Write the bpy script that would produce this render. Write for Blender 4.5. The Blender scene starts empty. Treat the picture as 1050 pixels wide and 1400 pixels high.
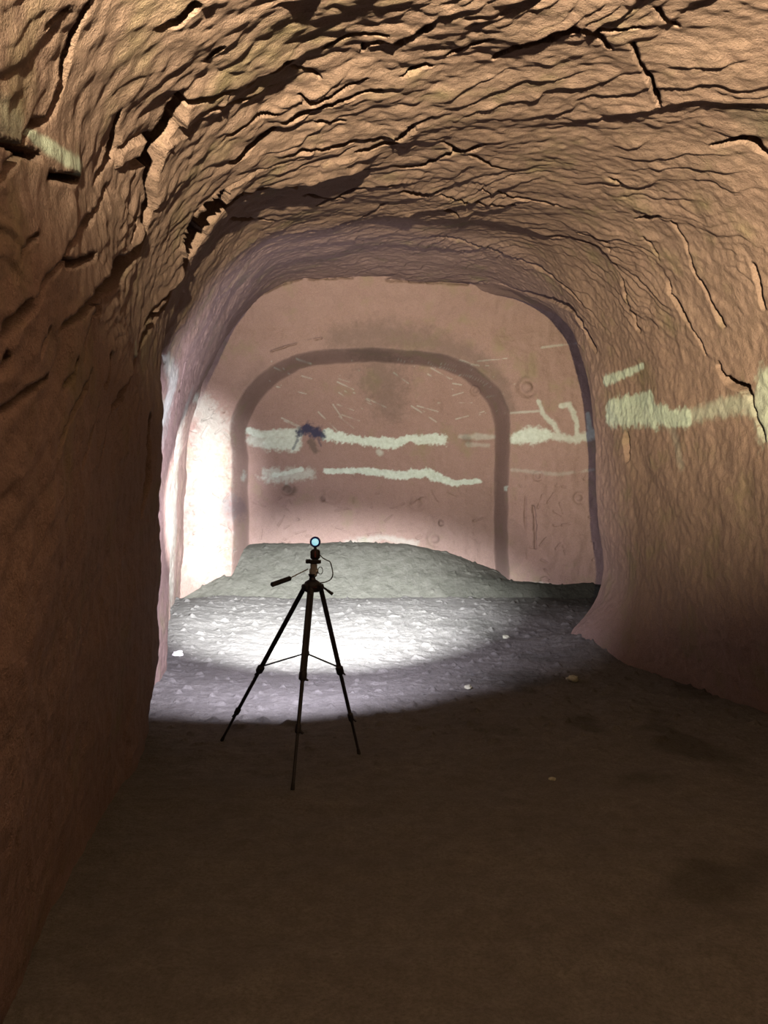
import bpy, bmesh, math, random
import numpy as np
from mathutils import Vector, Matrix
random.seed(7)
C = bpy.context.scene
COL = C.collection

# ---------------------------------------------------------------- camera
F = 1130.0                      # focal length in pixels of the 1050x1400 frame
EYE = (0.0, 0.0, 1.5)
cam_d = bpy.data.cameras.new('camera')
cam_d.sensor_fit = 'VERTICAL'; cam_d.sensor_height = 36.0
cam_d.lens = 36.0*F/1400.0
cam_d.clip_start = 0.05
cam = bpy.data.objects.new('camera', cam_d); COL.objects.link(cam)
cam.location = EYE; cam.rotation_euler = (math.pi/2, 0, 0)
C.camera = cam

# ---------------------------------------------------------------- world, lights, exposure
C.view_settings.view_transform = 'Standard'
C.view_settings.look = 'None'
C.view_settings.exposure = 0.0
C.view_settings.gamma = 1.0
C.view_settings.use_curve_mapping = False
W = bpy.data.worlds.new('world'); C.world = W; W.use_nodes = True
W.node_tree.nodes['Background'].inputs[0].default_value = (0.9, 0.75, 0.72, 1)
W.node_tree.nodes['Background'].inputs[1].default_value = 0.006

def spot(name, loc, target, power, color, half, blend, size):
    d = bpy.data.lights.new(name, 'SPOT')
    d.energy = power; d.color = color; d.spot_size = math.radians(2*half)
    d.spot_blend = blend; d.shadow_soft_size = size
    o = bpy.data.objects.new(name, d); COL.objects.link(o)
    o.location = loc
    v = Vector(target)-Vector(loc)
    o.rotation_euler = v.to_track_quat('-Z', 'Y').to_euler()
    return o
# warm torch the photographer holds up, thrown at the roof
spot('hand_torch_light', (0.05, -1.3, 2.05), (0.72, 1.5, 3.42), 11500, (1.0, 0.81, 0.50), 37, 0.75, 0.04)
# tripod lamp: a wide cool flood and a beam on the floor
LAMP = (-0.42, 5.13, 1.33)
spot('tripod_flood', LAMP, (-1.05, 8.2, 1.12), 1650, (0.88, 0.82, 1.0), 57, 0.75, 0.02)
o = spot('tripod_floor_beam', LAMP, (-0.72, 9.9, 0.25), 19000, (0.97, 0.98, 1.0), 20, 1.0, 0.02)
o.scale = (1.5, 0.78, 1.0)
spot('left_wall_fill', LAMP, (-3.1, 11.5, 1.80), 15500, (1.0, 0.95, 0.98), 14, 1.0, 0.02)  # extra spot added at the lamp to brighten the left wall

# ---------------------------------------------------------------- numpy helpers
_rs = np.random.RandomState(3)
_perm = _rs.permutation(512).astype(np.int32)
_grad = _rs.normal(size=(512, 3)).astype(np.float32)
_grad /= np.linalg.norm(_grad, axis=1)[:, None]
def noise(P, off=0.0):
    P = P.astype(np.float32) + np.float32(off)
    i = np.floor(P).astype(np.int32); f = P - i
    u = f*f*f*(f*(f*6-15)+10)
    r = 0
    for dx in (0, 1):
        wx = u[..., 0] if dx else 1-u[..., 0]
        for dy in (0, 1):
            wy = u[..., 1] if dy else 1-u[..., 1]
            for dz in (0, 1):
                wz = u[..., 2] if dz else 1-u[..., 2]
                h = _perm[(_perm[(_perm[(i[..., 0]+dx) & 511] + i[..., 1]+dy) & 511] + i[..., 2]+dz) & 511]
                g = _grad[h]
                r = r + wx*wy*wz*(g[..., 0]*(f[..., 0]-dx)+g[..., 1]*(f[..., 1]-dy)+g[..., 2]*(f[..., 2]-dz))
    return r*1.5
def fbm(P, oct=4, off=0.0):
    s = 0; a = 1.0
    for k in range(oct):
        s = s + a*noise(P*(2.0**k), off+17.3*k); a *= 0.5
    return s
def sstep(a, b, x):
    t = np.clip((x-a)/(b-a), 0, 1); return t*t*(3-2*t)

def pix(P):
    y = np.maximum(P[..., 1], 0.05)
    return 525+F*P[..., 0]/y, 700-F*(P[..., 2]-1.5)/y

class Surf:
    """a sampled rock surface on which traced lines are looked up"""
    def __init__(s, P, Nrm):
        s.P = P.reshape(-1, 3); s.N = Nrm.reshape(-1, 3)
        s.off = np.zeros(len(s.P)); s.band = np.zeros(len(s.P)); s.stain = np.zeros(len(s.P))
        s.blue = np.zeros(len(s.P))
        q = P[::2, ::2].reshape(-1, 3)
        k = q[:, 1] > 0.8
        s.Q = q[k]; s.QN = Nrm[::2, ::2].reshape(-1, 3)[k]; s.qx, s.qy = pix(s.Q)
        s.j2 = noise(s.P*6, 5)*0.7+noise(s.P*16, 6)*0.3
        s.j = noise(s.P*9, 5)*0.5 + noise(s.P*22, 9)*0.5+noise(s.P*45, 10)*0.3
    def find(s, x, y):
        d = np.hypot(s.qx-x, s.qy-y)
        near = np.where(d < max(6, d.min()+3))[0]
        i = near[np.argmin(s.Q[near, 1])]
        return (s.Q[i], s.QN[i]) if d.min() < 60 else None
    def line(s, pts):
        """distance / width ratio, signed side and the vertex ids along a traced line"""
        V = []
        for p in pts:
            q = s.find(p[0], p[1])
            if q is not None: V.append((q[0], p[2]*q[0][1]/F, q[1]))
        U = []
        for i, (q, w, n) in enumerate(V):        # true width of a slit seen at a slant
            t = V[min(i+1, len(V)-1)][0]-V[max(i-1, 0)][0]
            c = np.cross(n, t); c /= max(np.linalg.norm(c), 1e-9)
            v = q-np.array(EYE); v /= np.linalg.norm(v)
            U.append((q, w/max(np.linalg.norm(c-(c@v)*v), 0.24)))
        V = U
        best = {}
        D = np.full(len(s.P), 9.0); H = np.full(len(s.P), 9.0); Wd = np.zeros(len(s.P))
        for (a, wa), (b, wb) in zip(V[:-1], V[1:]):
            m = 0.35+max(wa, wb)
            lo = np.minimum(a, b)-m; hi = np.maximum(a, b)+m
            idx = np.where(((s.P > lo) & (s.P < hi)).all(axis=1))[0]
            if len(idx) == 0: continue
            p = s.P[idx]; ab = b-a; L = max(ab@ab, 1e-9)
            t = np.clip(((p-a)@ab)/L, 0, 1)
            dv = p-(a+t[:, None]*ab)
            d = np.linalg.norm(dv, axis=1)
            w = wa+(wb-wa)*t
            k = d < D[idx]
            ii = idx[k]
            D[ii] = d[k]; Wd[ii] = w[k]; H[ii] = (dv[:, 1]-1.2*dv[:, 2])[k]
        return D, Wd, H
    def crack(s, pts, depth=1.0, lip=0.5):
        D, Wd, H = s.line(pts)
        k = np.where(D < 0.35)[0]
        if len(k) == 0: return
        d = D[k]+s.j2[k]*np.minimum(Wd[k], 0.05)*0.7; w = Wd[k]*0.5+0.004
        g = 1-sstep(0.55, 1.35, np.abs(d)/w)
        s.off[k] -= g*np.minimum(0.06+4.5*w, 0.55)*depth
        near = sstep(0.01, -0.03, H[k])
        s.off[k] += near*np.exp(-D[k]/(0.06+2.5*w))*lip*np.minimum(1.3*w+0.014, 0.13)
    def paint(s, pts, attr='band', val=1.0, rough=0.5, soft=0.25):
        D, Wd, H = s.line(pts)
        k = np.where(D < 0.6)[0]
        r = (D[k])/(Wd[k]*0.5+1e-4)+s.j[k]*rough
        v = val*(1-sstep(1-soft, 1+soft, r))
        a = getattr(s, attr); a[k] = np.maximum(a[k], v)

def grid_normals(P, flip_to):
    du = np.gradient(P, axis=0); dv = np.gradient(P, axis=1)
    n = np.cross(du, dv); n /= np.maximum(np.linalg.norm(n, axis=2)[..., None], 1e-9)
    s = np.sign((n*(flip_to-P)).sum(axis=2)); s[s == 0] = 1
    return n*s[..., None]

def grid_mesh(name, P, mat, attrs={}, normals=None):
    nr, nc = P.shape[:2]
    me = bpy.data.meshes.new(name)
    me.vertices.add(nr*nc); me.vertices.foreach_set('co', P.reshape(-1).astype(np.float32))
    r = np.arange(nr-1)[:, None]*nc; c = np.arange(nc-1)[None, :]
    a = (r+c).reshape(-1)
    q = np.stack([a, a+1, a+nc+1, a+nc], axis=1).reshape(-1).astype(np.int32)
    nf = len(a)
    me.loops.add(nf*4); me.loops.foreach_set('vertex_index', q)
    me.polygons.add(nf); me.polygons.foreach_set('loop_start', np.arange(0, nf*4, 4, dtype=np.int32))
    me.polygons.foreach_set('loop_total', np.full(nf, 4, dtype=np.int32))
    me.update(calc_edges=True)
    me.polygons.foreach_set('use_smooth', np.ones(nf, dtype=bool))
    for k, v in attrs.items():
        at = me.attributes.new(k, 'FLOAT', 'POINT'); at.data.foreach_set('value', v.reshape(-1).astype(np.float32))
    if normals is not None:
        me.normals_split_custom_set_from_vertices(normals.reshape(-1, 3).astype(np.float32))
    me.materials.append(mat)
    o = bpy.data.objects.new(name, me); COL.objects.link(o)
    return o

# ---------------------------------------------------------------- materials
def new_mat(name):
    m = bpy.data.materials.new(name); m.use_nodes = True
    nt = m.node_tree; b = nt.nodes['Principled BSDF']
    return m, nt, b
def nd(nt, t, **kw):
    n = nt.nodes.new(t)
    for k, v in kw.items(): setattr(n, k, v)
    return n
def mixc(nt, fac, a, b, mode='MIX'):
    n = nd(nt, 'ShaderNodeMix', data_type='RGBA', blend_type=mode)
    for s, v in ((n.inputs[0], fac), (n.inputs[6], a), (n.inputs[7], b)):
        if isinstance(v, bpy.types.NodeSocket): nt.links.new(v, s)
        elif isinstance(v, tuple): s.default_value = (*v, 1) if len(v) == 3 else v
        else: s.default_value = v
    return n.outputs[2]
def noise_node(nt, scale, detail=4, rough=0.6, dist=0.0, lo=0.3, hi=0.7, vec=None):
    t = nd(nt, 'ShaderNodeTexNoise'); t.inputs['Scale'].default_value = scale
    t.inputs['Detail'].default_value = detail; t.inputs['Roughness'].default_value = rough
    t.inputs['Distortion'].default_value = dist
    if vec is None:
        g = nd(nt, 'ShaderNodeNewGeometry'); vec = g.outputs['Position']
    nt.links.new(vec, t.inputs['Vector'])
    r = nd(nt, 'ShaderNodeMapRange'); nt.links.new(t.outputs[0], r.inputs[0])
    r.inputs[1].default_value = lo; r.inputs[2].default_value = hi
    return r.outputs[0]
def attr(nt, name):
    a = nd(nt, 'ShaderNodeAttribute', attribute_name=name); return a.outputs['Fac']

def rock_mat():
    m, nt, b = new_mat('red_sandstone')
    c = mixc(nt, noise_node(nt, 2.3, 7, 0.7, lo=0.35, hi=0.65), (0.23, 0.140, 0.130), (0.32, 0.225, 0.203))
    c = mixc(nt, noise_node(nt, 7, 6, 0.7), c, (0.215, 0.145, 0.115))
    gr = noise_node(nt, 110, 4, 0.9, lo=0.3, hi=0.7)
    c = mixc(nt, gr, mixc(nt, 1.0, c, (0.8, 0.8, 0.8), 'MULTIPLY'), (0.37, 0.265, 0.225))
    # grey green weathering patches
    pt = noise_node(nt, 2.2, 4, 0.6, lo=0.55, hi=0.75)
    c = mixc(nt, pt, c, (0.25, 0.205, 0.135))
    bn = attr(nt, 'band')
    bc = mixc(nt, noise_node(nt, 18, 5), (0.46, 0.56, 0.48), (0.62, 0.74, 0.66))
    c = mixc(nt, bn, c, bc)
    c = mixc(nt, attr(nt, 'stain'), c, (0.07, 0.063, 0.05))
    c = mixc(nt, attr(nt, 'blue'), c, (0.035, 0.04, 0.08))
    c = mixc(nt, 1.0, c, (0.56, 0.56, 0.56), 'MULTIPLY')
    nt.links.new(c, b.inputs['Base Color'])
    b.inputs['Roughness'].default_value = 0.95
    b.inputs['Specular IOR Level'].default_value = 0.15
    h1 = noise_node(nt, 22, 6, 0.65, lo=0, hi=1); h2 = noise_node(nt, 120, 3, 0.7, lo=0, hi=1)
    a = nd(nt, 'ShaderNodeMath', operation='MULTIPLY_ADD'); nt.links.new(h2, a.inputs[0]); a.inputs[1].default_value = 0.3
    nt.links.new(h1, a.inputs[2])
    bp = nd(nt, 'ShaderNodeBump'); bp.inputs['Strength'].default_value = 0.7; bp.inputs['Distance'].default_value = 0.02
    nt.links.new(a.outputs[0], bp.inputs['Height']); nt.links.new(bp.outputs[0], b.inputs['Normal'])
    return m
def floor_mat():
    m, nt, b = new_mat('trodden_sand_floor')
    c = mixc(nt, noise_node(nt, 1.6, 5), (0.235, 0.23, 0.22), (0.31, 0.305, 0.285))
    c = mixc(nt, noise_node(nt, 9, 6, 0.75, lo=0.35, hi=0.7), c, (0.18, 0.175, 0.17))
    c = mixc(nt, noise_node(nt, 70, 3, 0.8, lo=0.4, hi=0.8), c, (0.13, 0.125, 0.11))
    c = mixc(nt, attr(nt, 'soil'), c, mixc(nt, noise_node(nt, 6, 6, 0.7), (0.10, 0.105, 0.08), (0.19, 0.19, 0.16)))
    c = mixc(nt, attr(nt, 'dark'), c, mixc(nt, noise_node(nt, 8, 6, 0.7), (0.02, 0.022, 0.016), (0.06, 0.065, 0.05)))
    c = mixc(nt, 1.0, c, (0.45, 0.45, 0.45), 'MULTIPLY')
    nt.links.new(c, b.inputs['Base Color'])
    b.inputs['Roughness'].default_value = 0.97
    b.inputs['Specular IOR Level'].default_value = 0.1
    h1 = noise_node(nt, 14, 6, 0.7, lo=0, hi=1)
    bp = nd(nt, 'ShaderNodeBump'); bp.inputs['Strength'].default_value = 0.8; bp.inputs['Distance'].default_value = 0.03
    nt.links.new(h1, bp.inputs['Height']); nt.links.new(bp.outputs[0], b.inputs['Normal'])
    return m
def plain(name, col, rough=0.5, metal=0.0, spec=0.5, emit=None, es=0):
    m, nt, b = new_mat(name)
    c = mixc(nt, noise_node(nt, 60, 3), tuple(x*0.8 for x in col), tuple(min(1, x*1.2) for x in col))
    nt.links.new(c, b.inputs['Base Color'])
    b.inputs['Roughness'].default_value = rough; b.inputs['Metallic'].default_value = metal
    b.inputs['Specular IOR Level'].default_value = spec
    if emit:
        b.inputs['Emission Color'].default_value = (*emit, 1); b.inputs['Emission Strength'].default_value = es
    return m
ROCK = rock_mat(); FLOOR = floor_mat()

# ---------------------------------------------------------------- the cave passage
def sec(*p): return p
ST = [
 [(-.85,-1.5,-.3),(-.8,-1.5,1),(-.8,-1.5,2),(-.7,-1.5,2.7),(-.2,-1.5,3.15),(.4,-1.5,3.3),(1.1,-1.5,3.35),(1.9,-1.5,3.3),(2.6,-1.5,3.0),(3.1,-1.5,2.4),(3.25,-1.5,1.6),(3.3,-1.5,.6),(3.4,-1.5,-.3)],
 [(-1.1,2,-.3),(-1.0,2,1),(-.95,2,2),(-.85,2,2.8),(-.3,2,3.25),(.4,2,3.42),(1.1,2,3.45),(1.8,2,3.4),(2.5,2,3.1),(2.95,2,2.5),(3.05,2,1.6),(3.1,2,.6),(3.3,2,-.3)],
 [(-1.4,4,-.3),(-1.3,4,1),(-1.25,4,2),(-1.17,4,2.9),(-.6,4,3.5),(.1,4,3.66),(.8,4,3.7),(1.6,4,3.6),(2.4,4,3.3),(2.85,4,2.6),(2.9,4,1.6),(2.95,4,.6),(3.15,4,-.3)],
 [(-1.64,5.6,-.3),(-1.53,5.6,1),(-1.51,5.6,2),(-1.4,5.6,2.9),(-.95,5.6,3.6),(-.1,5.6,3.87),(.7,5.6,3.93),(1.5,5.6,3.85),(2.3,5.6,3.45),(2.7,5.6,2.6),(2.75,5.6,1.6),(2.8,5.6,.6),(3.0,5.6,-.3)],
 [(-1.84,5.78,-.3),(-1.76,5.78,1),(-1.7,5.78,2),(-1.46,5.78,2.95),(-1.0,5.78,3.66),(-.12,5.78,3.9),(.7,5.78,3.96),(1.5,5.75,3.88),(2.29,5.75,3.48),(2.69,5.75,2.6),(2.74,5.75,1.6),(2.79,5.75,.6),(2.98,5.75,-.3)],
 [(-1.98,7.3,-.3),(-1.95,7.3,1),(-1.91,7.3,2),(-1.7,7.3,3.0),(-1.15,7.3,3.9),(-.2,7.3,4.15),(.6,7.3,4.2),(1.4,7.3,4.1),(2.15,7.1,3.65),(2.52,7,2.75),(2.58,7,1.65),(2.6,7,.6),(2.75,7,-.3)],
 [(-2.41,9.0,-.3),(-2.37,9,1),(-2.3,9,2.1),(-1.99,9,3.1),(-1.35,9,4.15),(-.35,9,4.45),(.5,9,4.5),(1.4,9,4.38),(2.08,8.5,3.75),(2.42,8.2,2.85),(2.46,8.15,1.6),(2.46,8.15,.6),(2.15,8.15,-.3)],
 [(-3.0,12.2,-.3),(-2.95,12.2,1.2),(-2.88,12.2,2.6),(-2.6,12.2,3.6),(-1.75,12.2,4.72),(-.95,12.2,4.90),(.4,12.2,4.85),(1.42,11.5,4.68),(2.13,10.1,3.93),(2.31,9.3,3.0),(2.34,9.1,1.6),(2.36,9.1,.62),(1.75,9.0,-.3)],
]
ST = np.array(ST, dtype=float)
TP = np.array([-1.5, 2, 4, 5.6, 5.85, 7.3, 9.0, 12.2])
def pchip(x, Y, q):
    h = np.diff(x); d = np.diff(Y, axis=0)/h.reshape(-1, *([1]*(Y.ndim-1)))
    m = np.zeros_like(Y); m[0] = d[0]; m[-1] = d[-1]
    for i in range(1, len(x)-1):
        a, b = d[i-1], d[i]; w1 = 2*h[i]+h[i-1]; w2 = h[i]+2*h[i-1]
        with np.errstate(divide='ignore', invalid='ignore'):
            hm = (w1+w2)/(w1/a+w2/b)
        m[i] = np.where(a*b > 0, hm, 0)
    i = np.clip(np.searchsorted(x, q)-1, 0, len(x)-2)
    sh = (-1,)+(1,)*(Y.ndim-1)
    H = h[i].reshape(sh); t = ((q-x[i])/h[i]).reshape(sh)
    return ((2*t**3-3*t**2+1)*Y[i]+(t**3-2*t**2+t)*H*m[i]+(-2*t**3+3*t**2)*Y[i+1]+(t**3-t**2)*H*m[i+1])
def catmull(Y, q):
    n = len(Y); i = np.clip(np.floor(q).astype(int), 0, n-2); t = (q-i).reshape(-1, 1, 1)
    p0 = Y[np.maximum(i-1, 0)]; p1 = Y[i]; p2 = Y[i+1]; p3 = Y[np.minimum(i+2, n-1)]
    return 0.5*((2*p1)+(-p0+p2)*t+(2*p0-5*p1+4*p2-p3)*t**2+(-p0+3*p1-3*p2+p3)*t**3)
NS, NT = 1150, 950
tq = [-1.5]
# sampling that grows with distance, finer than a pixel's footprint where it matters
while tq[-1] < 12.2: tq.append(tq[-1]+0.0045+0.0018*max(tq[-1], 0.0)+(0.03 if tq[-1] < 1.0 else 0))
tq = np.array(tq[:-1]+[12.2]); NT = len(tq)
sq = np.linspace(0, 12, NS)
G = pchip(TP, ST, tq)                       # NT x 13 x 3
G = catmull(np.transpose(G, (1, 0, 2)), sq) # NS x NT x 3
centre = np.stack([np.full(G.shape[:2], 0.5), G[..., 1], np.full(G.shape[:2], 1.8)], axis=2)
N = grid_normals(G, centre)
S = Surf(G, N)
P = S.P
X, Yd, Z = P[:, 0], P[:, 1], P[:, 2]
side = sstep(-1.0, 2.6, X)
kk = 1.5-0.6*side
warp = 0.35*noise(P*0.7, 2)+0.22*noise(P*2.0, 4)+0.07*noise(P*5.5, 6)
phi = Yd-kk*Z+warp
def saw(p, drop=0.10):
    f = p-np.floor(p)
    return np.where(f < 1-drop, f/(1-drop), (1-f)/drop)
lw = 1-0.55*sstep(-0.5, -1.0, X)
low = sstep(0.6, 2.3, Z)                    # the lower walls are smoother
back = 1-0.75*sstep(8.5, 11.5, Yd)*sstep(0.5, -1.5, X)
chamb = sstep(6.0, 7.0, Yd)*sstep(0.2, -1.0, X)*sstep(4.0, 3.2, Z)
A1 = sstep(-0.15, 0.5, noise(P*0.9, 12))*low*back*(1-0.7*chamb)
A2 = sstep(-0.2, 0.4, noise(P*1.7, 14))*low*back*(1-0.7*chamb)
rightwall = sstep(2.0, 2.4, X)*sstep(3.6, 2.8, Z)
S.off += 0.030*lw*A1*saw(phi/0.62, 0.06)*(1-0.8*rightwall)
S.off += 0.019*lw*A2*saw(phi/0.27+0.6*noise(P*1.1, 20), 0.09)*(1-0.8*rightwall)
S.off += 0.010*A1*saw(phi/0.11+0.8*noise(P*1.9, 24), 0.15)*(1-0.8*rightwall)
st = np.stack([X*1.0, Yd*1.0-0.6*Z, Z*1.2], axis=1)
S.off += 0.05*noise(P*0.55, 30)+0.028*noise(st*1.6, 31)
S.off += (0.014*fbm(P*3.2, 4, 40))*(0.5+0.5*low)
# vertical tooling on the lower walls
S.off += 0.012*noise(np.stack([X*4, Yd*4, Z*0.9], axis=1), 50)*(1-low)
S.off += 0.008*noise(P*14, 55)
# knobbly patch of the roof
kn = sstep(3.0, 3.6, Z)*sstep(2.2, 3.5, Yd)*sstep(7.5, 6.0, Yd)*sstep(1.0, 0.0, X)
S.off += kn*0.03*np.abs(noise(P*4.5, 60))
S.off += 0.16*np.exp(-(((X-2.05)/0.45)**2+((Yd-8.75)/0.5)**2+((Z-0.2)/0.28)**2))
near_edge = sstep(0.5, 0.0, np.repeat((12.2-tq)[None, :], NS, axis=0).reshape(-1))
S.off *= (1-0.5*near_edge)

CR = [
 ([(250,122,4),(243,150,12),(230,182,18),(216,200,30),(212,218,15),(206,250,10),(200,290,9),(190,330,14),(172,362,18),(154,382,22),(140,400,14),(122,420,8),(103,442,5),(92,450,3)], 1.3, 1.0),
 ([(500,228,2),(470,233,4),(430,244,6),(400,248,4),(370,254,4),(340,262,6),(318,278,10),(300,296,13),(283,312,15),(272,335,13),(258,362,10),(248,385,8),(232,415,7),(215,440,6),(205,465,6),(198,490,4),(180,520,4),(166,545,6),(160,575,6),(152,605,6),(145,640,3)], 1.2, 0.9),
 ([(252,372,4),(235,395,4),(214,425,4),(206,442,2)], 1, .5),
 ([(672,86,2),(690,75,7),(715,62,12),(745,50,13),(775,37,10),(800,35,6),(822,48,5),(838,68,2)], 1.4, .6),
 ([(615,80,2),(650,62,5),(678,50,2)], 1, .5),
 ([(783,30,2),(810,35,2),(850,38,3),(882,35,1)], 1, .4),
 ([(865,60,2),(875,85,2),(890,115,4),(905,145,3)], 1, .3),
 ([(900,5,2),(910,18,5),(927,38,2)], 1, .5),
 ([(972,208,2),(990,200,7),(1020,198,7),(1035,212,6),(1055,228,4)], 1.2, .6),
 ([(500,235,2),(530,231,2),(560,233,5),(580,232,5),(600,221,5),(625,212,7),(645,209,7),(668,199,2)], 1, .8),
 ([(603,200,2),(630,210,5)], 1, .4), ([(645,217,3),(670,230,4),(697,234,2)], 1, .4),
 ([(600,265,2),(650,275,4),(700,283,3)], 1, .8), ([(655,258,2),(700,270,3),(762,282,2)], 1, .7),
 ([(705,312,2),(740,325,5),(780,332,5),(815,340,5),(838,362,2)], 1, .8), ([(788,320,1),(828,330,4)], 1, .5),
 ([(590,325,5),(640,335,3),(690,350,4),(730,370,4),(760,385,5),(780,400,4),(803,424,2)], 1, .8),
 ([(868,298,2),(882,297,6),(902,289,3)], 1, .5), ([(838,243,3),(855,251,3)], 1, .4),
 ([(640,392,2),(700,398,4),(730,405,6),(760,414,9),(782,426,10),(794,442,9),(804,462,8),(811,475,6)], 1, .2),
 ([(252,138,6),(285,128,6),(320,116,4)], 1, .8), ([(290,144,4),(330,138,3),(388,119,2)], 1, .6),
 ([(318,182,2),(345,162,4),(378,154,4)], 1, .8), ([(330,213,6),(346,199,6),(377,179,4)], 1, .8),
 ([(350,105,3),(390,84,4)], 1, .6), ([(413,131,3),(430,139,4),(460,128,3),(502,109,2)], 1, .9),
 ([(395,162,4),(440,147,4),(475,133,4),(520,124,3)], 1, .9), ([(443,168,5),(472,168,2)], 1, .6),
 ([(393,208,3),(435,202,4),(500,190,4),(545,187,5),(565,170,5),(592,158,3)], 1, .9), ([(498,204,3),(542,197,5)], 1, .6),
 ([(436,280,2),(490,258,4),(552,250,2)], 1, .8), ([(375,328,2),(400,320,4),(450,315,5),(500,298,4),(532,278,3)], 1, .8),
 ([(318,302,3),(345,301,4),(378,300,2)], 1, .5), ([(500,78,2),(505,63,4),(520,60,5),(545,62,6),(560,50,5),(580,42,4),(592,28,2)], 1, .8),
 ([(548,106,2),(575,95,4),(588,97,3)], 1, .5), ([(445,70,3),(480,50,3),(530,45,2)], 1, .5),
 ([(420,268,3),(470,272,3)], 1, .5), ([(560,290,2),(600,283,4),(640,300,2)], 1, .6),
 ([(540,262,2),(575,265,4),(610,258,2)], 1, .6), ([(440,112,4),(425,100,4),(405,92,3)], 1, .5),
 ([(126,12,3),(106,60,6),(96,110,6),(88,150,5),(78,170,4),(60,175,4),(51,200,6),(45,215,8),(25,240,9),(5,262,10),(-15,275,10)], 1, .6),
 ([(0,190,3),(40,205,4),(72,217,4)], 1, .4), ([(84,242,5),(118,245,5)], 1, .5),
 ([(220,38,6),(240,28,8),(264,6,6)], 1, .6), ([(70,34,2),(92,18,4)], 1, .4), ([(300,62,4),(283,82,2)], 1, .4),
 ([(172,160,3),(166,190,5),(162,215,7),(150,236,6),(141,250,3)], 1, .6),
 ([(152,258,6),(142,280,5),(130,302,6),(119,307,6),(100,335,4),(85,360,5),(72,385,7),(60,410,9),(35,428,11),(14,450,12)], 1, .8),
 ([(95,360,5),(110,361,5),(132,352,4)], 1, .4), ([(62,323,5),(35,354,4)], 1, .6),
 ([(147,395,5),(148,420,5),(139,427,7),(130,450,7),(122,486,8)], 1, .6), ([(80,454,5),(64,482,3)], 1, .4),
 ([(20,493,8),(-5,522,7)], 1, .6), ([(77,520,5),(45,535,7),(30,550,8),(3,572,7)], 1, .6),
 ([(110,500,2),(108,515,4),(95,526,4)], 1, .4), ([(159,488,7),(156,518,8)], 1, .5),
 ([(132,513,4),(120,535,7),(100,570,7),(88,604,4)], 1, .6), ([(142,560,4),(133,605,4),(120,640,3)], 1, .4),
 ([(185,300,3),(175,325,3)], 1, .4), ([(240,448,5),(234,492,5)], .8, .3), ([(256,500,6),(252,522,6)], .8, .3),
 ([(980,500,5),(990,515,8),(1005,528,9),(1022,535,8),(1031,562,5),(1047,604,4)], 1.1, .5), ([(853,604,5),(853,620,5)], 1, .2),
 ([(920,300,3),(950,370,3),(985,440,3)], .5, .6), ([(880,320,3),(915,400,3),(960,480,3)], .5, .6), ([(1035,370,4),(1045,420,4)], .5, .5),
 ([(830,340,2),(850,400,3),(865,450,3)], .5, .6),
 ([(215,585,7),(213,650,8),(205,700,8)], .6, .3),
]
for i, (pts, dp, lp) in enumerate(CR):
    S.crack([(x, y, w*(1.9 if i == 1 else 1.5 if i == 0 else 1.25)) for x, y, w in pts], dp*1.5, lp*0.5)
# pale reduction band in the sandstone, plus the lit left wall lightened in colour
S.paint([(62,185,14),(78,200,20),(92,212,18),(112,228,26),(122,232,16)], 'band', .85, .6, .45)
S.paint([(5,160,50),(40,175,40)], 'band', .3, .8, .8)
S.paint([(236,495,20),(240,525,28),(232,560,20)], 'band', .5, .8, .7)
S.paint([(196,470,8),(194,490,6)], 'band', .4, .8, .6)
S.paint([(826,520,16),(845,513,12),(874,501,8)], 'band', .9, .6, .35)
S.paint([(832,562,34),(850,566,34),(880,566,34)], 'band', .95, .7, .3)
S.paint([(845,552,20),(886,545,20),(890,565,30),(915,574,26),(936,572,26)], 'band', 1.0, .8, .3)
S.paint([(936,570,20),(970,565,22),(1000,555,24),(1024,556,28)], 'band', .5, .9, .7)
S.paint([(1046,520,20),(1046,550,28),(1050,590,26)], 'band', .7, .8, .5)
S.paint([(915,585,12),(925,640,8)], 'band', .2, .8, .8)
S.paint([(268,545,10),(290,550,14)], 'band', .5, .9, .6)
S.paint([(255,560,40),(245,640,44),(240,720,50),(240,800,40)], 'band', .35, .9, .8)  # broad pale wash: lamp brightness on the wall painted into its colour
S.paint([(1012,155,40),(1040,180,50)], 'stain', .6, 1.0, .9)
S.paint([(640,60,24),(700,40,24)], 'stain', .25, 1.0, .9)

D = (P+S.N*S.off[:, None]).reshape(G.shape)
# rows beyond the right-hand corner: the passage turns out into the side of the chamber
T2 = 60
end = D[:, -1]
k = sstep(7.0, 9.0, sq)[:, None]                 # 0 on the left and roof, 1 on the right
rows = []
for i in range(1, T2+1):
    u = i/T2
    left = end+np.array([0, 0.5, 0.03])*u
    a = end+np.array([1.4, 0.35, 0.25]); b = a+np.array([0.1, 0, 0]); b[:, 1] = 12.7
    right = end+(a-end)*(u/0.4) if u < 0.4 else a+(b-a)*((u-0.4)/0.6)
    q = left*(1-k)+right*k
    q = q+0.03*noise(q*2.0, 70)[:, None]*np.array([1, 1, 1])*min(1, u*3)
    rows.append(q)
D = np.concatenate([D, np.stack(rows, axis=1)], axis=1)
pad = lambda v: np.concatenate([v.reshape(NS, NT), np.zeros((NS, T2))], axis=1)
band, stain, blue = pad(S.band), pad(S.stain), pad(S.blue)
cen2 = np.stack([np.full(D.shape[:2], 0.5), D[..., 1]-0.5, np.full(D.shape[:2], 1.8)], axis=2)
ND = grid_normals(D, cen2)
ia = int(np.searchsorted(sq, 3.3)); ib = int(np.searchsorted(sq, 8.3))
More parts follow.
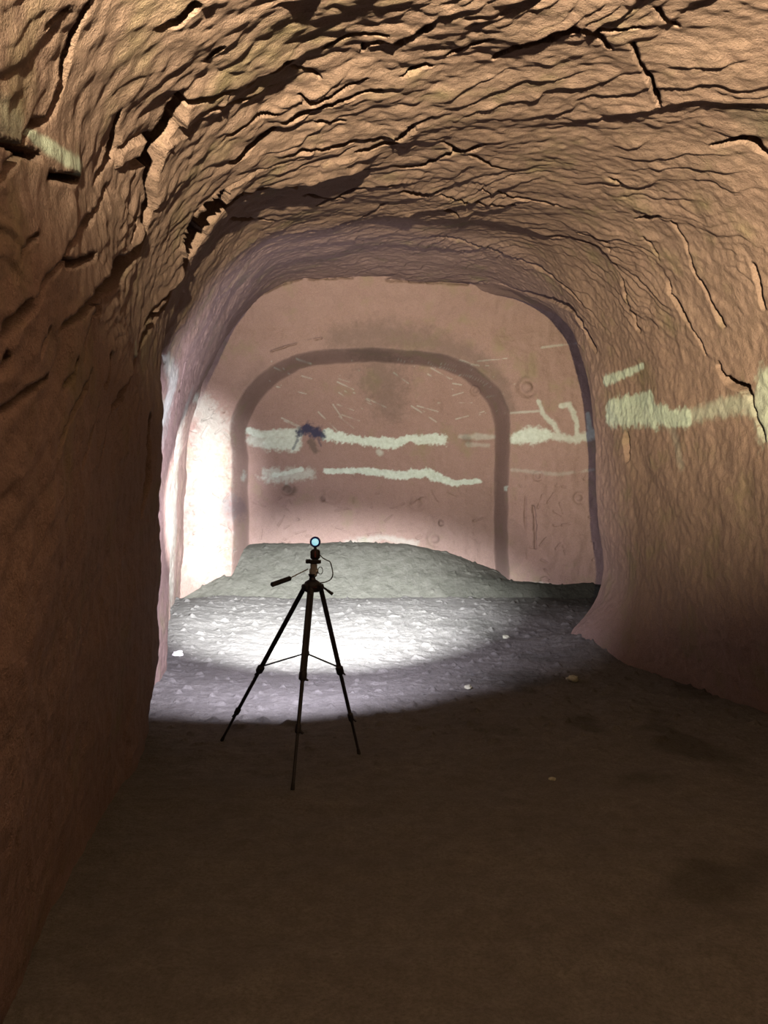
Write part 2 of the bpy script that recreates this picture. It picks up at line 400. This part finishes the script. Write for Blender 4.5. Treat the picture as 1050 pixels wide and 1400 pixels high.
for nm, a, b in (('wall_left', 0, ia), ('ceiling', ia-1, ib), ('wall_right', ib-1, NS)):
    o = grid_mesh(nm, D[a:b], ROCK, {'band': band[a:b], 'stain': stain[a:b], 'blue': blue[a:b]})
    o['kind'] = 'structure'
    o['label'] = {'wall_left': 'fissured red sandstone wall of the cave passage on the left', 'ceiling': 'rippled orange sandstone roof arching over the cave passage',
                  'wall_right': 'smooth sandstone wall on the right with a pale mineral band'}[nm]

# ---------------------------------------------------------------- back wall with the arched recess
bx = np.arange(-3.6, 4.1, 0.0115); bz = np.arange(-0.3, 5.45, 0.0115)
BX, BZ = np.meshgrid(bx, bz, indexing='ij')
Q0 = np.stack([BX, np.zeros_like(BX), BZ], axis=2)
wob = 0.04*noise(Q0*1.3, 80)+0.015*noise(Q0*4, 81)
cx, ha, z0, hb = -0.19, 1.99, 2.62, 1.24
f = ((np.abs(BX-cx)/ha)**2.7+(np.maximum(BZ-z0, 0)/hb)**2.3)**(1/2.5)
dd = (f-1)*1.6+wob                               # roughly metres from the outline
rec = 1-sstep(-0.07, 0.05, dd)
edge = np.exp(-(dd/0.22)**2)
BY = 12.0+0.85*rec
BY += 0.20*sstep(0.5, 0.0, dd)*(1-rec)*0.4       # softly rounded arris
BY += 0.10*rec*sstep(3.2, 3.9, BZ)*-1.0
BY -= 0.50*sstep(-2.35, -3.1, BX)                # the left side coves forward
BY -= 0.35*sstep(4.15, 4.95, BZ)
BY += 0.06*noise(Q0*0.8, 83)+0.03*noise(Q0*2.3, 84)+0.012*fbm(Q0*6, 3, 85)
BY += 0.010*noise(np.stack([BX*9, BX*0, BZ*3], axis=2), 86)
B = np.stack([BX, BY, BZ], axis=2)
NB = grid_normals(B, np.stack([BX, BY-5, BZ], axis=2))
T = Surf(B, NB)
# bands of pale stone, and the lit pier lightened in colour
for a in ([(346,590,10),(356,598,10)], [(352,593,8),(402,594,16)], [(362,608,18),(405,608,22)]): T.paint(a, 'band', .85, .6, .35)
T.paint([(352,600,16),(400,600,26)], 'band', .6, .6, .4)
T.paint([(444,598,16),(470,598,14),(488,597,10)], 'band', 1, .8, .25)
T.paint([(488,598,10),(520,601,16),(545,603,14),(557,604,8)], 'band', 1, .8, .25)
T.paint([(557,603,6),(575,606,14),(603,607,14)], 'band', .9, .8, .25)
T.paint([(630,600,6),(650,603,8),(672,600,6)], 'band', .35, .8, .6)
T.paint([(636,612,6),(668,615,5)], 'band', .25, .8, .6)
T.paint([(335,650,14),(380,648,18),(430,650,14)], 'band', .55, 1.1, .6)
T.paint([(375,646,7),(412,646,8)], 'band', .9, .7, .3)
T.paint([(440,645,7),(500,644,9),(545,645,12),(585,650,13),(620,657,9),(650,661,6),(688,665,7)], 'band', 1, .8, .25)
T.paint([(702,596,14),(720,598,22),(745,598,16)], 'band', .85, .7, .4)
T.paint([(745,598,10),(780,597,10),(815,596,14)], 'band', .6, .8, .5)
T.paint([(735,553,5),(748,568,6),(762,580,7),(764,595,6)], 'band', .6, .6, .5)
T.paint([(765,560,6),(778,552,8),(782,568,7),(790,580,6),(788,594,6)], 'band', .6, .6, .5)
T.paint([(803,570,5),(810,582,7),(814,598,8)], 'band', .6, .6, .5)
T.paint([(700,570,3),(740,566,3)], 'band', .4, .5, .5)
T.paint([(745,473,3),(808,471,3)], 'band', .3, .5, .5)
T.paint([(700,643,5),(760,645,5),(812,646,4)], 'band', .2, .7, .6)
T.paint([(513,617,8),(514,620,8)], 'band', .5, .3, .5)
T.paint([(470,745,10),(520,738,8),(570,748,8)], 'band', .25, 1, .8)
T.paint([(258,560,20),(285,555,30),(295,580,40),(290,640,44),(290,700,44),(285,770,40)], 'band', .35, .9, .8)  # pier painted paler where the lamp lights it
T.paint([(720,800,6),(800,806,5)], 'band', .3, .8, .6)
# dark stains, darker tones, and shade painted under the arch
T.paint([(412,596,10),(424,593,16),(436,598,12)], 'blue', .95, 1.2, .6)
T.paint([(420,606,8),(426,616,10)], 'stain', .6, .8, .6)
T.paint([(410,606,4),(406,614,3)], 'blue', .6, .8, .6); T.paint([(436,604,4),(442,612,3)], 'blue', .5, .8, .6)
T.paint([(392,663,10),(402,665,11)], 'stain', .45, .6, .6)
T.paint([(322,690,30),(336,692,26)], 'blue', .35, .9, .8)
T.paint([(460,468,30),(520,462,40),(580,470,34),(640,490,26),(680,520,20),(692,560,16)], 'stain', .40, .8, .9)  # shadow under the arch and down the right jamb, painted in
T.paint([(505,480,50),(525,520,60),(530,560,40)], 'stain', .38, 1.1, .9)
T.paint([(632,600,12),(640,606,12)], 'stain', .4, .9, .7)
T.paint([(345,530,14),(360,505,14)], 'stain', .18, .8, .9)  # slightly darker along the arch's upper left curve
T.paint([(660,700,60),(680,740,50),(600,730,40)], 'stain', .15, 1.2, .9)
# pick marks fanning over the top of the recess
rr = random.Random(5)
for i in range(46):
    x = rr.uniform(370, 672); y = rr.uniform(495, 572)
    ang = math.radians({0: 22, 1: 30}[i % 2]+rr.uniform(-8, 8)) if x < 600 else math.radians(rr.uniform(-22, 20))
    if x < 430: ang = math.radians(rr.uniform(12, 30))
    L = rr.uniform(14, 44)
    T.paint([(x, y, 1.6), (x+L*math.cos(ang), y+L*math.sin(ang), 1.0)], 'band', rr.uniform(.22, .5), .3, .7)
# round peck marks and small scars cut into the face
for (x, y, r, d) in ((717,531,10,.05), (792,676,6,.03), (675,662,5,.02), (730,652,5,.03), (480,652,5,.02), (565,690,8,.03), (460,680,9,.03), (650,540,5,.03), (600,740,8,.03), (396,664,7,.04)):
    q = T.find(x, y)[0]; rad = r*q[1]/F
    dist = np.linalg.norm(T.P-q, axis=1)
    T.off += -d*np.exp(-((dist-rad)/(rad*0.45))**2)
for (x, y) in [(rr.uniform(705, 812), rr.uniform(650, 800)) for _ in range(26)]+[(rr.uniform(262, 316), rr.uniform(560, 780)) for _ in range(46)]+[(rr.uniform(340, 690), rr.uniform(670, 745)) for _ in range(40)]:
    an = rr.uniform(-.9, .9); L = rr.uniform(5, 14)
    T.crack([(x, y, 1.5), (x+L*math.cos(an), y+L*math.sin(an), 1.2)], .25, .0)
T.crack([(725,690,2),(726,720,3),(728,745,2)], .6, .5); T.crack([(715,650,1),(716,700,2),(716,760,1)], .4, .3)
T.crack([(352,410,2),(400,388,4),(470,384,3),(560,388,4),(640,392,4)], .7, .2)
T.crack([(372,486,2),(400,475,3),(440,468,2)], .5, .3)
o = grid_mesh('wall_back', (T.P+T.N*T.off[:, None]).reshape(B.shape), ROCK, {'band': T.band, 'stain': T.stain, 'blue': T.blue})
o['kind'] = 'structure'; o['label'] = 'carved sandstone back wall of the chamber with a wide arched recess and pale bands'

# ---------------------------------------------------------------- floor
def floor_h(x, y):
    x = np.asarray(x, float); y = np.asarray(y, float)
    q = np.stack([x, y, np.zeros_like(x)], axis=-1)
    lip = 11.25+0.10*noise(q*0.8, 90)
    z = 0.34*sstep(7.5, 11.3, y)
    inn = sstep(2.3, 0.3, x)*sstep(-2.9, -2.3, x)
    z = z-0.12*sstep(lip-0.1, lip+0.25, y)+(0.28)*sstep(11.45, 12.1, y)+0.52*inn*sstep(11.85, 12.9, y)
    z = z+0.035*noise(q*0.7, 91)*sstep(5.4, 7, y)+0.02*noise(q*2.1, 92)+0.012*fbm(q*5, 4, 93)
    # low foot of rock beside the right corner
    z = z+0.16*np.exp(-(((x-2.25)/0.4)**2+((y-8.7)/0.5)**2))
    z = z+0.15*sstep(-1.75, -2.3, x)*sstep(6, 7.5, y)*sstep(11.5, 9.5, y)*0.5
    return z
fy = [-1.6]
while fy[-1] < 13.6: fy.append(fy[-1]+0.008+0.0012*max(fy[-1], 0)+(0.03 if fy[-1] < 1.5 else 0))
fx = np.arange(-3.8, 4.3, 0.013); fy = np.array(fy)
FX, FY = np.meshgrid(fx, fy, indexing='ij')
FZ = floor_h(FX, FY)
qq = np.stack([FX, FY, FZ*0], axis=2)
pebb = np.maximum(noise(qq*11, 95)-0.38, 0)*0.09+np.maximum(noise(qq*23, 96)-0.4, 0)*0.04
FZ = FZ+pebb*sstep(4, 6, FY)
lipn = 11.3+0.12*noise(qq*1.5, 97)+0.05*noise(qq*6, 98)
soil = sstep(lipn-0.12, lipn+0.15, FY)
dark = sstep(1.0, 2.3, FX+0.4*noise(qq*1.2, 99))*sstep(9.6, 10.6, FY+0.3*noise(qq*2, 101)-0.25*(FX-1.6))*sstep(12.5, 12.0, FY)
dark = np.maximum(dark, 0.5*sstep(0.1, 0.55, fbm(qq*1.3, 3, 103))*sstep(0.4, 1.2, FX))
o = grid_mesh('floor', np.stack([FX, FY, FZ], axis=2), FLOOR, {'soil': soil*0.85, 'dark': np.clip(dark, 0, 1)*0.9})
o['kind'] = 'structure'; o['label'] = 'trodden pale sandy cave floor, dark and damp by the back wall'

# ---------------------------------------------------------------- objects
BLACK = plain('black_enamel', (0.012, 0.012, 0.015), 0.55, spec=0.3)
RUBBER = plain('black_rubber', (0.02, 0.02, 0.02), 0.85, spec=0.2)
SILVER = plain('grey_alloy', (0.30, 0.31, 0.31), 0.45, 0.6)
BLUE = plain('blue_anodised_rim', (0.02, 0.025, 0.22), 0.35, 0.3)
GLASS = plain('glowing_lens', (0.7, 0.9, 1.0), 0.2, emit=(0.35, 0.85, 1.0), es=0.75)
CABLE = plain('grey_cable', (0.10, 0.11, 0.10), 0.6)
REDM = plain('red_badge', (0.09, 0.005, 0.008), 0.5)

def thing(name, label, cat, loc=(0, 0, 0), group=None):
    o = bpy.data.objects.new(name, None); COL.objects.link(o); o.location = loc
    o.empty_display_size = 0.05
    o['label'] = label; o['category'] = cat
    if group: o['group'] = group
    return o
def obj(name, bm, mat, parent=None, smooth=True, label=None):
    bmesh.ops.recalc_face_normals(bm, faces=bm.faces)
    me = bpy.data.meshes.new(name); bm.to_mesh(me); bm.free()
    if smooth:
        me.polygons.foreach_set('use_smooth', [True]*len(me.polygons))
        me.set_sharp_from_angle(angle=math.radians(38))
    me.materials.append(mat)
    o = bpy.data.objects.new(name, me); COL.objects.link(o)
    if parent is not None:
        off = Vector((0, 0, 0)); p = parent
        while p is not None: off += p.location; p = p.parent
        o.location = -off if parent.type == 'EMPTY' else Vector((0, 0, 0))
        o.parent = parent
    if label: o['label'] = label
    return o
def frame(a, b):
    a = Vector(a); b = Vector(b); z = (b-a).normalized()
    x = Vector((0, 0, 1)).cross(z)
    if x.length < 1e-3: x = Vector((1, 0, 0))
    x.normalize(); y = z.cross(x)
    return a, b, x, y, z
def tube(bm, a, b, prof, n=16):
    """prof: (fraction along, radius) list, closed at both ends"""
    a, b, x, y, z = frame(a, b); rings = []
    for t, r in prof:
        c = a+(b-a)*t
        rings.append([bm.verts.new(c+x*r*math.cos(2*math.pi*k/n)+y*r*math.sin(2*math.pi*k/n)) for k in range(n)])
    for p, q in zip(rings[:-1], rings[1:]):
        for k in range(n): bm.faces.new((p[k], p[(k+1) % n], q[(k+1) % n], q[k]))
    bm.faces.new(rings[0]); bm.faces.new(rings[-1][::-1])
def bar(bm, a, b, w, h, bev=0.2, up=None):
    """rectangular bar with bevelled edges from a to b"""
    a, b, x, y, z = frame(a, b)
    if up is not None:
        y = Vector(up)-z*z.dot(Vector(up)); y.normalize(); x = y.cross(z)
    c = min(w, h)*bev; hw, hh = w/2, h/2
    pts = [(hw-c, -hh), (hw, -hh+c), (hw, hh-c), (hw-c, hh), (-hw+c, hh), (-hw, hh-c), (-hw, -hh+c), (-hw+c, -hh)]
    rings = []
    L = (b-a).length; e = min(c, L*0.2)/L
    for t, s in ((0, 1-c/max(hw, hh)), (e, 1), (1-e, 1), (1, 1-c/max(hw, hh))):
        rings.append([bm.verts.new(a+(b-a)*t+x*px*s+y*py*s) for px, py in pts])
    for p, q in zip(rings[:-1], rings[1:]):
        for k in range(8): bm.faces.new((p[k], p[(k+1) % 8], q[(k+1) % 8], q[k]))
    bm.faces.new(rings[0]); bm.faces.new(rings[-1][::-1])
def sweep(bm, pts, r, n=8):
    V = [Vector(p) for p in pts]; rings = []
    for i, p in enumerate(V):
        d = (V[min(i+1, len(V)-1)]-V[max(i-1, 0)]).normalized()
        x = d.cross(Vector((0, 1, 0.1))).normalized(); y = d.cross(x)
        rings.append([bm.verts.new(p+x*r*math.cos(2*math.pi*k/n)+y*r*math.sin(2*math.pi*k/n)) for k in range(n)])
    for p, q in zip(rings[:-1], rings[1:]):
        for k in range(n): bm.faces.new((p[k], p[(k+1) % n], q[(k+1) % n], q[k]))
    bm.faces.new(rings[0]); bm.faces.new(rings[-1][::-1])
def spline(P, n=8):
    P = [Vector(p) for p in P]; out = []
    for i in range(len(P)-1):
        p0 = P[max(i-1, 0)]; p1 = P[i]; p2 = P[i+1]; p3 = P[min(i+2, len(P)-1)]
        for k in range(n):
            t = k/n
            out.append(0.5*((2*p1)+(p2-p0)*t+(2*p0-5*p1+4*p2-p3)*t*t+(3*p1-p0-3*p2+p3)*t**3))
    out.append(P[-1]); return out
def at(x, y, Y): return Vector(((x-525)/F*Y, Y, 1.5-(y-700)/F*Y))
def ground(x, y): return float(floor_h(np.array([x]), np.array([y]))[0])

# ---- tripod
TY = 5.0
crown = at(427, 799, TY)
tri = thing('tripod', 'black three-legged camera tripod standing on the dark cave floor, carrying a lit lamp', 'tripod', (crown.x, crown.y, 0))
bm = bmesh.new()
tube(bm, crown+Vector((0, 0, -.045)), crown+Vector((0, 0, .028)), ((0, .040), (.1, .048), (.55, .052), (.8, .046), (1, .026)), 20)
for a in (-20, 222, 98):                       # hinge lugs
    d = Vector((math.cos(math.radians(a)), math.sin(math.radians(a)), 0))
    bar(bm, crown+d*.02+Vector((0, 0, -.005)), crown+d*.070+Vector((0, 0, -.020)), .044, .042)
sh = obj('shoulder', bm, BLACK, tri)
bm = bmesh.new(); bar(bm, crown+Vector((.006, -.043, -.012)), crown+Vector((.030, -.043, -.016)), .016, .004)
obj('badge', bm, REDM, sh, label='small dark red badge')
feet = [(303, 1012), (400, 1083), (491, 1034)]
tops = [crown+Vector((-.045, .012, -.012)), crown+Vector((-.006, -.045, -.03)), crown+Vector((.048, .012, -.014))]
splits = [(0.52, 0.80), (0.46, 0.72), (0.50, 0.78)]
leg_pts = []
for i, ((fx_, fy_), top, (s1, s2)) in enumerate(zip(feet, tops, splits)):
    Y = F*1.5/(fy_-700)
    foot = at(fx_, fy_, Y); foot.z = ground(foot.x, foot.y)+.004
    ax = (foot-top).normalized()
    p = lambda t, top=top, foot=foot: top+(foot-top)*t
    side_v = ax.cross(Vector((0, 1, 0)) if i != 1 else Vector((0, 1, 0.3))).normalized()
    sw = .0115 if i == 1 else .0082
    bm = bmesh.new()
    for s in (-1, 1): tube(bm, p(0)+side_v*sw*s, p(s1)+side_v*sw*s, ((0, sw*.8), (1, sw*.8)), 10)
    bar(bm, p(0), p(s1), .014, .015, up=side_v)
    tube(bm, p(s1-.02), p(s2), ((0, .0115), (1, .0115)), 12)
    tube(bm, p(s2-.02), p(.985), ((0, .009), (1, .009)), 12)
    tube(bm, top-ax*.012, top+ax*.03, ((0, .012), (.3, .016), (1, .013)), 12)
    leg = obj('leg', bm, BLACK, tri)
    for s, r in ((s1, .024), (s2, .018)):
        bm = bmesh.new()
        tube(bm, p(s)-ax*.026, p(s)+ax*.024, ((0, r*.8), (.12, r), (.85, r*.95), (1, r*.7)), 14)
        dirv = Vector((1, -.15, -.2)) if i != 0 else Vector((-.7, -.15, -.5))
        tip = p(s)+dirv.normalized()*.030+ax*.020
        bar(bm, p(s)+dirv.normalized()*.008, tip, .016, .008)
        obj('leg_lock', bm, BLACK, leg)
    bm = bmesh.new(); tube(bm, p(.97), foot-Vector((0, 0, .004)), ((0, .009), (.4, .011), (.9, .012), (1, .009)), 12)
    obj('rubber_foot', bm, RUBBER, leg)
    leg_pts.append(p)
# centre column below the shoulder
bm = bmesh.new(); tube(bm, at(418, 893, TY), crown+Vector((0, 0, .05)), ((0, .008), (.02, .011), (1, .011)), 14)
obj('centre_column', bm, BLACK, tri)
hub = at(418, 893, TY)
bm = bmesh.new(); tube(bm, hub+Vector((0, 0, -.016)), hub+Vector((0, 0, .016)), ((0, .018), (.2, .022), (.8, .022), (1, .018)), 16)
obj('spreader_hub', bm, BLACK, tri)
for i, t in enumerate((.50, .40, .48)):
    q = leg_pts[i](t)
    bm = bmesh.new(); bar(bm, hub, q, .016, .009)
    tube(bm, q-Vector((.011, 0, 0)), q+Vector((.011, 0, 0)), ((0, .009), (1, .009)), 10)
    obj('spreader_brace', bm, BLACK, tri)
# column lock lever pointing down to the right
bm = bmesh.new()
tube(bm, crown+Vector((.03, -.01, .010)), at(455, 812.5, TY-.02), ((0, .008), (.3, .006), (.6, .0065), (.75, .009), (.97, .010), (1, .007)), 12)
obj('crank_handle', bm, BLACK, tri)
# pan head
hb = crown+Vector((0, 0, .028))
bm = bmesh.new()
tube(bm, hb, hb+Vector((0, 0, .035)), ((0, .022), (.4, .017), (1, .026)), 16)
hd = obj('pan_head', bm, BLACK, tri)
pc = at(429, 781, TY)
bm = bmesh.new()
bar(bm, pc+Vector((0, 0, -.034)), pc+Vector((0, 0, .050)), .040, .036)
tube(bm, pc+Vector((-.026, 0, .0)), pc+Vector((.026, 0, .0)), ((0, .014), (.1, .017), (.9, .017), (1, .014)), 16)
obj('tilt_block', bm, SILVER, tri, label='pale grey alloy tilt block')
bm = bmesh.new()
tube(bm, at(418, 767.5, TY-.015), at(431, 767.5, TY-.015), ((0, .011), (.1, .0135), (.5, .0135), (.55, .006), (1, .006)), 14)
obj('tilt_knob', bm, BLACK, tri)
bm = bmesh.new(); tp = at(431, 768, TY)
bar(bm, tp+Vector((-.034, 0, 0)), tp+Vector((.034, 0, 0)), .050, .022, up=(0, 0, 1))
obj('quick_release_plate', bm, BLACK, tri)
bm = bmesh.new()
# friction ring to the right of the head
c0 = at(438, 780, TY-.01); V = [c0+Vector((.014*math.cos(a), 0, .022*math.sin(a))) for a in [2*math.pi*k/24 for k in range(25)]]
sweep(bm, V, .0022)
obj('wrist_loop', bm, CABLE, tri)
# pan handle
g0 = at(421, 778, TY-.01); g1 = at(397, 790.5, TY-.12); g2 = at(371.5, 799.5, TY-.24)
bm = bmesh.new(); tube(bm, g0, g1+(g2-g1)*.1, ((0, .0035), (1, .0035)), 10)
ph = obj('pan_handle', bm, SILVER, tri, label='thin silver pan handle rod')
bm = bmesh.new()
pr = [(0, .010), (.04, .0145)]
for k in range(1, 12):
    pr += [(.04+k*.075, .0145), (.055+k*.075, .0125), (.07+k*.075, .0145)]
pr += [(.97, .0150), (1, .011)]
tube(bm, g1, g2, pr, 16); obj('hand_grip', bm, RUBBER, ph, label='ribbed black rubber grip')

# ---- lamp clipped on the tripod head
base = at(431, 766, TY)
lamp = thing('lamp', 'small black lamp with a glowing blue-rimmed round lens on top of the tripod', 'lamp', tuple(base))
b0 = at(431, 765.2, TY); b1 = at(431, 751, TY)
bm = bmesh.new(); bar(bm, b0, b1, .058, .044, .25, up=(0, 1, 0))
bd = obj('housing', bm, BLACK, lamp)
bm = bmesh.new(); bar(bm, at(431, 762, TY-.022), at(431, 753.5, TY-.022), .008, .003, up=(0, 1, 0)); obj('indicator_strip', bm, REDM, bd, label='dark red strip on the housing')
bm = bmesh.new(); tube(bm, at(431, 752, TY), at(431, 747, TY), ((0, .018), (.3, .010), (1, .007)), 12); obj('neck', bm, BLACK, lamp)
lc = at(431, 741, TY)
bm = bmesh.new()                                 # open round head: rim is a torus-like tube facing the camera
n, mseg = 40, 12; R, r = .0265, .0068; depth = 1.9
rings = []
for i in range(n):
    a = 2*math.pi*i/n; rings.append([bm.verts.new(lc+Vector(((R+r*math.cos(b))*math.cos(a), r*depth*math.sin(b), (R+r*math.cos(b))*math.sin(a)))) for b in [2*math.pi*k/mseg for k in range(mseg)]])
for i in range(n):
    for k in range(mseg):
        bm.faces.new((rings[i][k], rings[(i+1) % n][k], rings[(i+1) % n][(k+1) % mseg], rings[i][(k+1) % mseg]))
obj('rim', bm, BLUE, lamp, label='dark blue round rim')
bm = bmesh.new(); rings = []
cen = lc+Vector((0, -.004, 0))
for j in range(7):
    rr_ = .0235*math.sin(j/6*math.pi/2); yy = -.008*math.cos(j/6*math.pi/2)
    rings.append([bm.verts.new(cen+Vector((rr_*math.cos(a), yy, rr_*math.sin(a)))) for a in [2*math.pi*k/32 for k in range(32)]] if j else [bm.verts.new(cen+Vector((0, yy, 0)))])
for k in range(32): bm.faces.new((rings[0][0], rings[1][k], rings[1][(k+1) % 32]))
for p, q in zip(rings[1:-1], rings[2:]):
    for k in range(32): bm.faces.new((p[k], q[k], q[(k+1) % 32], p[(k+1) % 32]))
bm.faces.new([bm.verts.new(v.co+Vector((0, .006, 0))) for v in rings[-1]])
bk = bm.verts[:][-32:]
for k in range(32): bm.faces.new((rings[-1][k], bk[k], bk[(k+1) % 32], rings[-1][(k+1) % 32]))
obj('lens', bm, GLASS, lamp, label='glowing pale cyan lens')
bm = bmesh.new()
sweep(bm, spline([at(436, 757, TY), at(441, 762.5, TY), at(447, 766, TY-.01), at(451, 768, TY-.01), at(453.5, 775, TY), at(455, 785, TY), at(452, 792, TY), at(444, 796, TY-.01), at(436, 797, TY-.03)]), .0034)
obj('cable', bm, CABLE, lamp)

# ---- loose stones
STONE = plain('pale_stone', (0.30, 0.31, 0.24), 0.9, spec=0.2)
STONEW = plain('white_stone', (0.5, 0.5, 0.48), 0.7, spec=0.3)
def stone(px, py, wpx, mat, label, seed, flat=.55, grp=None):
    Y = 6.0
    for _ in range(30):
        Xw = (px-525)/F*Y; Y = 0.5*Y+0.5*F*(1.5-ground(Xw, Y))/(py-700)
    Xw = (px-525)/F*Y; z = ground(Xw, Y)
    r = wpx*Y/F/2
    bm = bmesh.new(); bmesh.ops.create_icosphere(bm, subdivisions=4, radius=1)
    co = np.array([v.co[:] for v in bm.verts])
    d = 1+0.45*noise(co*0.9, seed)+0.18*noise(co*2.2, seed+9)+0.05*noise(co*6, seed+3)
    rs = random.Random(seed); an = rs.uniform(0, 3)
    for v, k_ in zip(bm.verts, d):
        v.co = v.co*float(k_); v.co.y *= .8; v.co.z *= flat
        v.co = Matrix.Rotation(an, 3, 'Z') @ v.co*r
        v.co.z = max(v.co.z, -.35*r)
    bm.normal_update()
    o = obj('stone', bm, mat)
    o.location = (Xw, Y, z+.2*r)
    o['label'] = label; o['category'] = 'stone'
    if grp: o['group'] = grp
GR = 'loose stones on the floor'
stone(783, 930, 20, STONE, 'pale greenish flat stone below the foot of the right wall', 3, .4, GR)
stone(531, 853, 10, STONEW, 'small bright white stone at the right end of the lit pool of floor', 5, .4, GR)
stone(640, 941, 13, STONE, 'small pale stone in the dim floor right of the tripod', 11, .5, GR)
stone(692, 872, 12, STONE, 'flat grey-green stone farthest back, before the dark floor at right', 17, .4, GR)
stone(243, 896, 15, STONEW, 'whitish lump at the foot of the bright left wall', 23, .6, GR)
stone(755, 1066, 10, STONE, 'faint small stone in the black foreground right of the tripod', 31, .5, GR)
